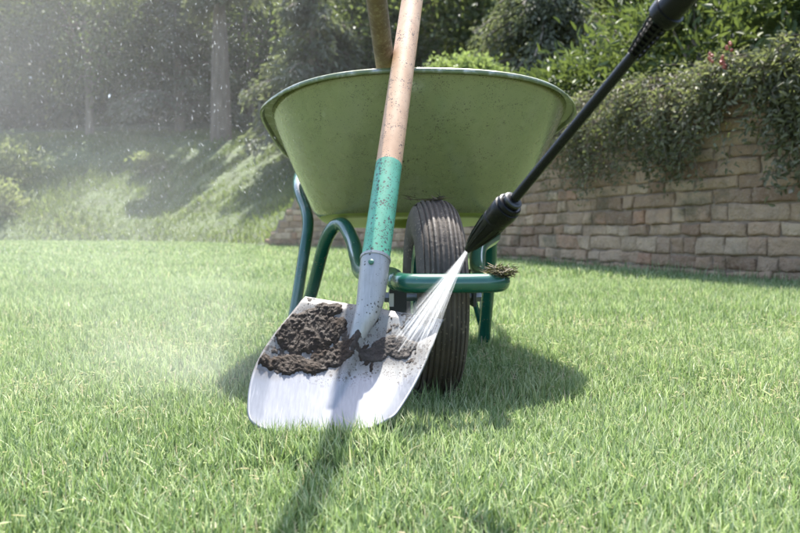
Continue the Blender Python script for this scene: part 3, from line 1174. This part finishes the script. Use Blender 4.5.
# ------------------------------------------------------------------ grass
def vnoise(x, y, s):
    """cheap smooth noise"""
    return (np.sin(x * s * 1.7 + 1.3 * np.sin(y * s * 1.1 + .5)) + np.sin(y * s * 2.1 + 1.7 * np.sin(x * s * .9 + 2.1)) + np.sin((x + y) * s * 1.3 + 4)) / 3

def grass_field(n, y0, y1, hgt, wid, seg, margin=1.22, at=None):
    # area-uniform in the wedge the photograph looks at, plus a margin
    if at is not None:
        x, y = at
        n = len(x)
    else:
        y = np.sqrt(rng.uniform(y0 * y0, y1 * y1, n))
        x = rng.uniform(-1, 1, n) * (.53 * y * margin + .15)
    ok = np.ones(n, bool)
    # nothing on the stone wall or bank
    if y1 > 3:
        pts = np.array(E_ARR)
        for c0 in range(0, n, 20000):
            xs, ys = x[c0:c0 + 20000], y[c0:c0 + 20000]
            d = np.hypot(xs[:, None] - pts[None, ::2, 0], ys[:, None] - pts[None, ::2, 1])
            k = d.argmin(1) * 2
            nr = np.array([tuple(edge_nrm(i)) for i in range(len(edge))])
            sgn = (xs - pts[k, 0]) * nr[k, 0] + (ys - pts[k, 1]) * nr[k, 1]
            ok[c0:c0 + 20000] = sgn < -.03
    # under the shovel blade and the wheel nothing stands up
    if y0 < 1.6:
        for ex in range(0, 7):
            v_ = .72 + ex * .05
            a_, b_ = blade_pt(-.98, v_), blade_pt(.98, v_)
            for q in np.linspace(0, 1, 24):
                p = blade_pt(-.98 + 1.96 * q, v_)
                if p.z < .085:
                    ok &= ~((np.hypot(x - p.x, y - p.y) < .004) | ((np.abs(x - p.x) < .010) & (y > p.y) & (y < p.y + .05)))
        ra = (x - CW.x) * -FW.x + (y - CW.y) * -FW.y
        rb_ = (x - CW.x) * LT.x + (y - CW.y) * LT.y
        ok &= ~((np.abs(ra) < .12) & (np.abs(rb_) < .052))
    x, y = x[ok], y[ok]
    n = len(x)
    pat = vnoise(x, y, 2.3) * .5 + vnoise(x + 5, y - 3, 7.0) * .3
    h = hgt * rng.uniform(.55, 1.3, n) * (1 + .30 * pat)
    w = wid * rng.uniform(.65, 1.3, n)
    az = rng.uniform(0, 2 * np.pi, n)
    lean = np.abs(rng.normal(.0, .42, n)) + .06
    ldir = np.stack([np.cos(az), np.sin(az)], 1)
    sa = az + rng.normal(np.pi / 2, .6, n)
    side = np.stack([np.cos(sa), np.sin(sa)], 1)
    dry = rng.random(n) < (.06 + .16 * np.clip(vnoise(x - 2, y + 7, 5) + .1, 0, 1))
    flat = dry & (rng.random(n) < .6)
    lean = np.where(flat, rng.uniform(1.2, 2.2, n), lean)
    h = np.where(flat, h * .6, h)
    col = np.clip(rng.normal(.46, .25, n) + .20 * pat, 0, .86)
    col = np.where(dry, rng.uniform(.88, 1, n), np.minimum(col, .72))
    rows = seg + 1
    V = np.empty((n, 2 * rows - 1, 3), dtype=np.float32)
    for k in range(rows):
        t_ = k / seg
        off = (lean * h * t_ ** 1.8)[:, None] * ldir
        zc_ = h * (t_ - .18 * np.minimum(lean, 1.5) * t_ ** 2)
        ww = w * (1 - t_ ** 1.7 * .98) * (.75 + .5 * t_ * (1 - t_) * 2)
        if k < seg:
            V[:, 2 * k, :2] = np.stack([x, y], 1) + off - side * ww[:, None] / 2
            V[:, 2 * k + 1, :2] = np.stack([x, y], 1) + off + side * ww[:, None] / 2
            V[:, 2 * k, 2] = V[:, 2 * k + 1, 2] = zc_
        else:
            V[:, 2 * k, :2] = np.stack([x, y], 1) + off
            V[:, 2 * k, 2] = zc_
    nv = 2 * rows - 1
    b0 = np.arange(n)[:, None] * nv
    F = []
    for k in range(seg):
        if k < seg - 1:
            F.append(b0 + np.array([[2 * k, 2 * k + 1, 2 * k + 3, 2 * k + 2]]))
        else:
            F.append(b0 + np.array([[2 * k, 2 * k + 1, 2 * k + 2, 2 * k + 2]]))
    return V.reshape(-1, 3), np.concatenate(F, 0), np.clip(np.repeat(col, nv) + np.where(np.repeat(dry, nv), 0, 1) * np.tile(np.concatenate([np.repeat(np.linspace(-.20, .10, seg), 2), [.16]]), n), 0, 1) * np.where(np.repeat(dry, nv), 1, .999)  # paler tips put sunlit glints into the blade colour; bases are darker

def thatch(n, y0, y1):
    y = np.sqrt(rng.uniform(y0 * y0, y1 * y1, n))
    x = rng.uniform(-1, 1, n) * (.6 * y + .15)
    k = rng.random(n) < np.clip(.12 + .9 * np.clip(vnoise(x * 1.3 + 1, y * 1.3, 6) - .15, 0, 1), 0, 1)
    x, y = x[k], y[k]
    n = len(x)
    a = rng.uniform(0, 2 * np.pi, n)
    D = np.stack([np.cos(a), np.sin(a), rng.normal(.15, .35, n)], 1)
    v, f = leaves(np.stack([x, y, rng.uniform(.006, .024, n)], 1), D, unit(n) * .5 + np.array([0, 0, 1.0]), rng.uniform(.008, .026, n), rng.uniform(.0011, .0023, n), .15, .2)
    return v, f, np.repeat(rng.uniform(.83, .97, n), 6)

def join_fields(parts):
    V, F, Rn, o = [], [], [], 0
    for v, f, r in parts:
        V.append(v); F.append(f + o); Rn.append(r); o += len(v)
    return np.concatenate(V), np.concatenate(F), np.concatenate(Rn)

def tri_quads(F):
    """the last face of a blade is a triangle: split all quads into triangles"""
    t1 = F[:, [0, 1, 2]]
    q = F[:, 2] != F[:, 3]
    t2 = F[q][:, [0, 2, 3]]
    return np.concatenate([t1, t2], 0)

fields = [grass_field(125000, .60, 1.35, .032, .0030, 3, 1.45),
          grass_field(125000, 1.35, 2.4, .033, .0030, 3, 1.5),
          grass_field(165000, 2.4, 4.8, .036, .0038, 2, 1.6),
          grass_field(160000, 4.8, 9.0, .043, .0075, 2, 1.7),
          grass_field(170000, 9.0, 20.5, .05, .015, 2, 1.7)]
def around(pts, n, sx, sy0, sy1):
    p = np.array(pts)[rng.integers(0, len(pts), n)]
    return p[:, 0] + rng.normal(0, sx, n), p[:, 1] + rng.uniform(sy0, sy1, n)
front = [tuple(blade_pt(q, .985))[:2] for q in np.linspace(-1, 1, 60)]
fields += [grass_field(0, .6, 1.3, .056, .0034, 3, at=around(front, 1500, .012, -.05, -.003)),
           grass_field(0, .6, 1.3, .050, .0033, 3, at=around(front, 1500, .03, -.11, -.01)),
           grass_field(0, .6, 1.5, .055, .0033, 3, at=around([(CW.x + .02, CW.y - .14), (CW.x - .05, CW.y), (CW.x + .07, CW.y), (footR.x, footR.y), (footL.x, footL.y)], 900, .04, -.06, .04))]
wb = [tuple(wall_pt(u, 0, .03))[:2] for u in np.linspace(U0 + .1, UEND - .3, 300)]
fields.append(grass_field(0, .6, 9, .085, .006, 2, at=around(wb, 5000, .025, -.05, .02)))
fields.append(thatch(60000, .6, 2.6))
V, F, Rn = join_fields(fields)
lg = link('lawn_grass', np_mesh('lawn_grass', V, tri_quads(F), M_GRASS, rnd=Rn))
tag(lg, 'short bright green mown lawn grass with a few dry stalks', 'grass', kind='stuff')

# grass on the bank
n = 125000
V, F = [], []
us_ = rng.uniform(eu[4], U0 + 3.5, n)
ss_ = rng.uniform(0, 1, n) ** .8 * 9
C = np.empty((n, 3)); keep = np.ones(n, bool)
en = np.array([tuple(edge_nrm(i)) for i in range(len(edge))])
ii = np.clip(np.searchsorted(eu, us_) - 1, 0, len(edge) - 2)
off = np.where(us_ > U0, .3, 0)
C[:, 0] = np.interp(us_, eu, E_ARR[:, 0]) + en[ii, 0] * (ss_ + off)
C[:, 1] = np.interp(us_, eu, E_ARR[:, 1]) + en[ii, 1] * (ss_ + off)
C[:, 2] = [base_h(u) + rise(u, s) - .03 for u, s in zip(us_, ss_)]
D = np.stack([rng.normal(0, .45, n), rng.normal(0, .45, n), np.ones(n)], 1)
pat = vnoise(C[:, 0], C[:, 1], 1.1)
hh = rng.uniform(.08, .2, n) * (1 + .5 * pat)
v, f = leaves(C, D, unit(n), hh, rng.uniform(.018, .03, n), .1, .2)
M_BANKG = leaf_mat('bank_grass', [(0, (.05, .075, .025)), (.5, (.11, .15, .055)), (.85, (.17, .205, .09)), (1, (.27, .26, .16))], .35, .5)
bgo = link('bank_grass', np_mesh('bank_grass', v, f, M_BANKG, rnd=np.repeat(np.clip(rng.normal(.5, .2, n) + .2 * pat, 0, 1), 6)))
tag(bgo, 'rough grass covering the rising bank beyond the lawn', 'grass', kind='stuff')

# ------------------------------------------------------------------ shrubs, hedges, trees
def foliage_blob(c, rad, n, ln, wd, clumps, mat, name, parent, spread=.28, droop=.0, up=.5, inner=.25):
    """leaf clumps in an uneven ellipsoid volume"""
    c = np.array(c); rad = np.array(rad)
    cd = unit(clumps)
    cr = rng.uniform(inner, 1, clumps) ** .5
    cc = c + cd * rad * cr[:, None]
    ksz = rng.uniform(.6, 1.4, clumps)
    k = rng.integers(0, clumps, n)
    off = rng.normal(size=(n, 3)) * rad.mean() * spread * ksz[k][:, None] * np.array([1, 1, .7])
    Cc = cc[k] + off
    D = (Cc - c) / rad
    D = D / (np.linalg.norm(D, axis=1, keepdims=True) + 1e-6) * .7 + unit(n) * .8
    D[:, 2] -= droop
    N = unit(n) * .7
    N[:, 2] += up
    shade = rng.normal(0, .12, clumps)
    v, f = leaves(Cc, D, N, rng.uniform(.7, 1.3, n) * ln, rng.uniform(.75, 1.25, n) * wd)
    rn = np.clip(rng.normal(.48, .22, n) + shade[k], 0, 1)
    bl = np.array(root_of(parent).location)
    return link(name, np_mesh(name, v - bl, f, mat, rnd=np.repeat(rn, 6)), parent), cc

def stems(pts_list, mat, name, parent, seg=7):
    mb = MB()
    for p, r in pts_list:
        mb.add(*tube(p, r, seg))
    return mb.build(name, mat, parent)

# laurel hedge on top of the wall
U_of = lambda y: float(np.interp(-y, -E_ARR[I_W:, 1], np.array(eu[I_W:])))
hedge_spots = [(9.3, .75, .45, 1.55), (8.3, .8, .5, 1.62), (7.2, .85, .55, 1.66), (6.1, .8, .6, 1.70), (5.0, .9, .68, 1.82), (3.8, .9, .75, 1.9)]
hl = ['low end shrub of the laurel hedge on the wall, just above the wheelbarrow rim', 'glossy laurel shrub on the wall, second from the wheelbarrow', 'glossy laurel shrub on the wall right behind the spray lance tube',
      'large laurel shrub on the wall beside the black lance sleeve', 'tall laurel shrub on the wall with red flowers', 'tallest laurel shrub on the wall at the far right of the photo']
for (yy, s, hr_, zc_), lab in zip(hedge_spots, hl):
    p = wall_pt(U_of(yy), zc_, -s)
    g0 = base_h(U_of(yy)) + rise(U_of(yy), s)
    t = thing('laurel_shrub', lab, 'shrub', (p.x, p.y, g0), 'laurel hedge on the wall')
    fo, cc = foliage_blob((p.x, p.y, zc_), (.72, .72, hr_), 4200, .105, .036, 46, M_LAUREL, 'foliage', t, .2, -.25)
    st = []
    for q in range(9):
        e = Vector(cc[q * 4])
        b0 = Vector((p.x + random.uniform(-.15, .15), p.y + random.uniform(-.15, .15), g0 - .05))
        st.append(([b0, b0.lerp(e, .5) + Vector((0, 0, .08)), e], [.018, .012, .005]))
    stems(st, M_BARK, 'stem', t)
    if 'red flowers' in lab:
        for (fx, fy) in ((711, 52), (722, 55), (724, 60), (729, 41)):
            fp = P(fx, fy, p.y - .55)
            mbf = MB()
            for q in range(5):
                mbf.add(*lathe(fp + Vector((random.uniform(-.012, .012), random.uniform(-.012, .012), -.012 * q)), (random.uniform(-.4, .4), -.3, -1), [(0, .002), (.008, .011), (.018, .008), (.022, .002)], 7))
            mbf.build('flower', m_plain('red_petals', (.36, .10, .08), .6) if 'red_petals' not in bpy.data.materials else bpy.data.materials['red_petals'], t)

# trailing plants hanging down the wall face
def trailing(u0, u1, n, low, lab, dens_pow, leafln, mat=M_DRAPE, top=1.42):
    um = (u0 + u1) / 2
    b0 = wall_pt(um, WALL_H, -.2)
    t = thing('trailing_plant', lab, 'trailing plant', tuple(b0), 'plants trailing over the wall')
    # strands
    ns = int((u1 - u0) * 75)
    Cs, Ds, Rr = [], [], []
    st = []
    for q in range(ns):
        u = random.uniform(u0, u1)
        f = (u - u0) / (u1 - u0)
        edge_f = min(1, 4 * min(f, 1 - f) + .35)
        bot = low + (top - low) * (random.random() ** dens_pow) * .95
        bot = top - (top - bot) * edge_f
        pts = []
        L_ = top - bot
        zt = top + random.uniform(-.12, .1)
        du = random.uniform(-.25, .25)
        outm = random.uniform(.04, .24)
        for k in range(7):
            g = k / 6
            pts.append(wall_pt(u + du * g, zt - L_ * g ** 1.2, -.38 + (.40 + outm) * min(1, g * 2.2) ** .8 - outm * .55 * max(0, g - .5)))
        st.append((pts, [.004 - .0028 * k / 6 for k in range(7)]))
        m = max(8, int(n / ns * (.4 + L_)))
        for k in range(m):
            g = random.random()
            a = pts[min(5, int(g * 6))].lerp(pts[min(6, int(g * 6) + 1)], (g * 6) % 1)
            Cs.append(tuple(a + Vector((random.gauss(0, .035), random.gauss(0, .035), random.gauss(0, .03)))))
            Ds.append((random.gauss(-.5, .6), random.gauss(-.3, .6), random.gauss(-.25, .5)))
    n_ = len(Cs)
    C = np.array(Cs)
    N = unit(n_) * .7 + np.array([-.4, -.2, .6])
    v, f = leaves(C, np.array(Ds), N, rng.uniform(.6, 1.35, n_) * leafln, rng.uniform(.7, 1.3, n_) * leafln * .38)
    rn = np.clip(rng.normal(.45, .2, n_) + .25 * vnoise(C[:, 0] * 2, C[:, 2] * 2, 3), 0, 1)
    link('foliage', np_mesh('foliage', v - np.array(b0), f, mat, rnd=np.repeat(rn, 6)), t)
    stems(st, M_PALEBARK, 'stem', t, 5)
    return t
trailing(U_of(3.9), U_of(2.6), 7000, .60, 'dense leafy trailing plant at the right end of the wall', 1.0, .052)
trailing(U_of(5.0), U_of(3.9), 9500, .57, 'broad dense trailing plant hanging low at the right edge of the photo', 1.0, .052)
trailing(U_of(5.9), U_of(4.95), 7500, .63, 'trailing plant with small leaves hanging mid wall, left of the broad dense one', 1.35, .044)
trailing(U_of(7.0), U_of(5.8), 6000, .62, 'sparse trailing plant with long thin strands on the wall right of the lance', 1.7, .04)
trailing(U_of(8.4), U_of(6.9), 3800, .98, 'thin trailing plant high on the wall between the wheelbarrow and the lance', 1.7, .04)
trailing(U_of(10.4), U_of(8.3), 1500, 1.15, 'far trailing plant on the wall behind the wheelbarrow', 1.6, .055)

# brightly lit round shrub above the barrow rim
bs = P(462, 74, 13.2)
t = thing('round_shrub', 'bright sunlit round shrub showing just above the wheelbarrow rim', 'shrub', (bs.x, bs.y, ground_h(bs.x, bs.y)))
g0 = t.location.z
tz = P(465, 60, 13.2).z
fo, cc = foliage_blob((bs.x, bs.y, g0 + .6), (.92, .75, tz - g0 - .6), 17000, .06, .032, 160, M_BRIGHT, 'foliage', t, .11, inner=.7)
stems([([Vector((bs.x, bs.y, g0 - .05)), Vector(cc[q * 5])], [.02, .006]) for q in range(8)], M_BARK, 'stem', t)

# shrubs on the left bank
pale_spots = [(-4, 178, 20.6, .85), (8, 150, 22.5, 1.1), (150, 160, 22.6, .4)]
pl_lab = ['pale sunlit shrub low on the bank at the left edge of the photo', 'big pale shrub high on the bank at the left edge', 'topmost pale shrub at the end of the lit strip']
for (x, y, d, r), lab in zip(pale_spots, pl_lab):
    p = P(x, y, d)
    g0 = ground_h(p.x, p.y)
    t = thing('bank_shrub', lab, 'shrub', (p.x, p.y, g0), 'shrubs on the left bank')
    fo, cc = foliage_blob((p.x, p.y, g0 + r * .55), (r, r * .8, r * .55), 1600, .14, .05, 26, M_PALE, 'foliage', t, .28, -.2)
    stems([([Vector((p.x, p.y, g0 - .05)), Vector(cc[q * 4])], [.02, .006]) for q in range(6)], M_BARK, 'stem', t)

def broad_tree(x, y, top, rad, mat, lab, n=9000, low=.35, leaf=.17, grp='trees behind the lawn', trunk_r=.16, lean=0, bark=None, name='broadleaf_tree'):
    g0 = ground_h(x, y)
    t = thing(name, lab, 'tree', (x, y, g0), grp)
    H = top - g0
    cz = g0 + H * (low + 1) / 2
    rz = H * (1 - low) / 2
    tr = spline([(x, y, g0 - .2), (x + lean * .3, y, g0 + H * .3), (x + lean * .7 + random.uniform(-.2, .2), y, g0 + H * .6), (x + lean, y, g0 + H * .88)], 5)
    st = [(tr, [trunk_r * (1 - .75 * k / (len(tr) - 1)) for k in range(len(tr))])]
    fo, cc = foliage_blob((x + lean * .6, y, cz), (rad, rad * .85, rz), n, leaf, leaf * .5, 80, mat, 'crown', t, .17, .1)
    for q in range(14):
        e = Vector(cc[q * 5])
        b0 = tr[min(len(tr) - 1, 4 + q % 9)]
        st.append(([b0, b0.lerp(e, .5) + Vector((0, 0, .25)), e], [trunk_r * .35, trunk_r * .2, .02]))
    stems(st, bark or M_BARK, 'trunk', t, 9)
    return t

def conifer(x, y, top, rad, lab, low=.08, n=11000, trunk_r=.2, tiers=60, mat=M_NEEDLE, bark=None, shape=.7, nl=.2, bare=0.0):
    g0 = ground_h(x, y)
    t = thing('conifer_tree', lab, 'tree', (x, y, g0), 'trees behind the lawn')
    H = top - g0
    st = [([Vector((x, y, g0 - .2)), Vector((x, y, g0 + H * .5)), Vector((x, y, top))], [trunk_r, trunk_r * .7, .03])]
    C, D = [], []
    for q in range(tiers):
        f = low + (1 - low) * (q + random.random()) / tiers
        f = max(f, bare)
        L_ = rad * (1 - f) ** shape * random.uniform(.7, 1.15) + .25
        a = random.uniform(0, 2 * math.pi)
        d = Vector((math.cos(a), math.sin(a), 0))
        b0 = Vector((x, y, g0 + H * f))
        pts = [b0 + d * L_ * k / 4 + Vector((0, 0, .22 * L_ * math.sin(k / 4 * 2.2) - .30 * L_ * (k / 4) ** 2)) for k in range(5)]
        st.append((pts, [.045 - .008 * k for k in range(5)]))
        m = int(n / tiers * (.4 + L_ / rad))
        for _ in range(m):
            g = random.random() ** .7
            k = min(3, int(g * 4))
            p = pts[k].lerp(pts[k + 1], g * 4 - k)
            wdt = .30 * L_ * (1 - g * .55)
            sd = Vector((-d.y, d.x, 0)) * random.gauss(0, wdt * .6)
            C.append(tuple(p + sd + Vector((0, 0, random.gauss(-.12, .12)))))
            dd = d * random.uniform(.1, 1) + sd.normalized() * random.uniform(0, .8) + Vector((0, 0, random.uniform(-.9, .1)))
            D.append(tuple(dd))
    n_ = len(C)
    v, f = leaves(np.array(C), np.array(D), unit(n_) * .6 + np.array([0, 0, .8]), rng.uniform(.6, 1.4, n_) * nl, rng.uniform(.7, 1.3, n_) * nl * .3)
    link('crown', np_mesh('crown', v - np.array(t.location), f, mat, rnd=np.repeat(np.clip(rng.normal(.47, .22, n_), 0, 1), 6)), t)
    stems(st, bark or M_BARK, 'trunk', t, 8)
    return t

# left and middle wood on the bank
p = P(221, 140, 24.8)
conifer(p.x, p.y, 9.6, 2.6, 'conifer with a thick straight bare trunk standing at the top of the left bank', n=9000, trunk_r=.36, tiers=46, bark=M_PALEBARK, bare=.66, low=.66)
conifer(-2.3, 20.8, 7.6, 1.9, 'grey green conifer with drooping boughs right of the thick bare trunk', n=12000, tiers=70)
conifer(-7.8, 27.5, 10.4, 2.8, 'tall blue grey conifer left of the thick bare trunk', n=12000, tiers=70)
broad_tree(-10.8, 27.0, 10.0, 2.4, M_MIDLEAF, 'mid green broadleaf tree with light tips left of the tall conifer', low=.2)
broad_tree(-14.2, 25.8, 9.6, 2.5, M_DARKLEAF, 'dark broadleaf tree at the left edge of the photo', low=.25)
broad_tree(-5.6, 29.0, 11.0, 2.6, M_MIDLEAF, 'taller mid green tree far behind the thick bare trunk', low=.1)
broad_tree(-1.4, 22.5, 7.6, 2.0, M_MIDLEAF, 'mid green bushy tree left of the two wooden handles', low=.05)
broad_tree(.8, 23.0, 8.4, 2.2, M_DARKLEAF, 'dark tree straight behind the two wooden handles', low=.05)
broad_tree(3.2, 22.0, 8.2, 2.3, M_DARKLEAF, 'dark evergreen tree right of the pale shovel handle', low=.05)
conifer(2.9, 15.2, 5.8, 1.9, 'big grey green conifer above the laurel hedge', n=26000, tiers=110, nl=.11, low=.12)
conifer(5.9, 14.6, 6.0, 1.9, 'grey green conifer behind the black lance handle', n=22000, tiers=100, nl=.11, low=.1)
broad_tree(6.6, 19.5, 8.4, 2.6, M_DARKLEAF, 'dark tree behind the upper part of the lance', low=.02)
broad_tree(10.0, 18.5, 8.6, 2.8, M_DARKLEAF, 'dark tree beyond the laurel hedge at the right edge', low=.02)
broad_tree(8.3, 13.0, 5.0, 1.6, M_MIDLEAF, 'smaller mid green tree above the right end of the hedge', low=.02, n=6000)

# far wood closing the view
n = 150000
C = np.stack([rng.uniform(-48, 38, n), rng.uniform(31, 40, n), rng.uniform(0, 1, n)], 1)
hh = 13.5 + 2.2 * vnoise(C[:, 0], C[:, 1], .6)
C[:, 2] = 2 + C[:, 2] * (hh - 2)
v, f = leaves(C, unit(n), unit(n) + np.array([0, 0, .5]), rng.uniform(.35, .7, n), rng.uniform(.2, .36, n))
fw = link('far_wood', np_mesh('far_wood', v, f, M_DARKLEAF, rnd=np.repeat(np.clip(rng.normal(.45, .22, n) + .2 * vnoise(C[:, 0], C[:, 2], 1.5), 0, 1), 6)))
tag(fw, 'dark mass of woodland far behind the bank', 'woodland', kind='stuff')
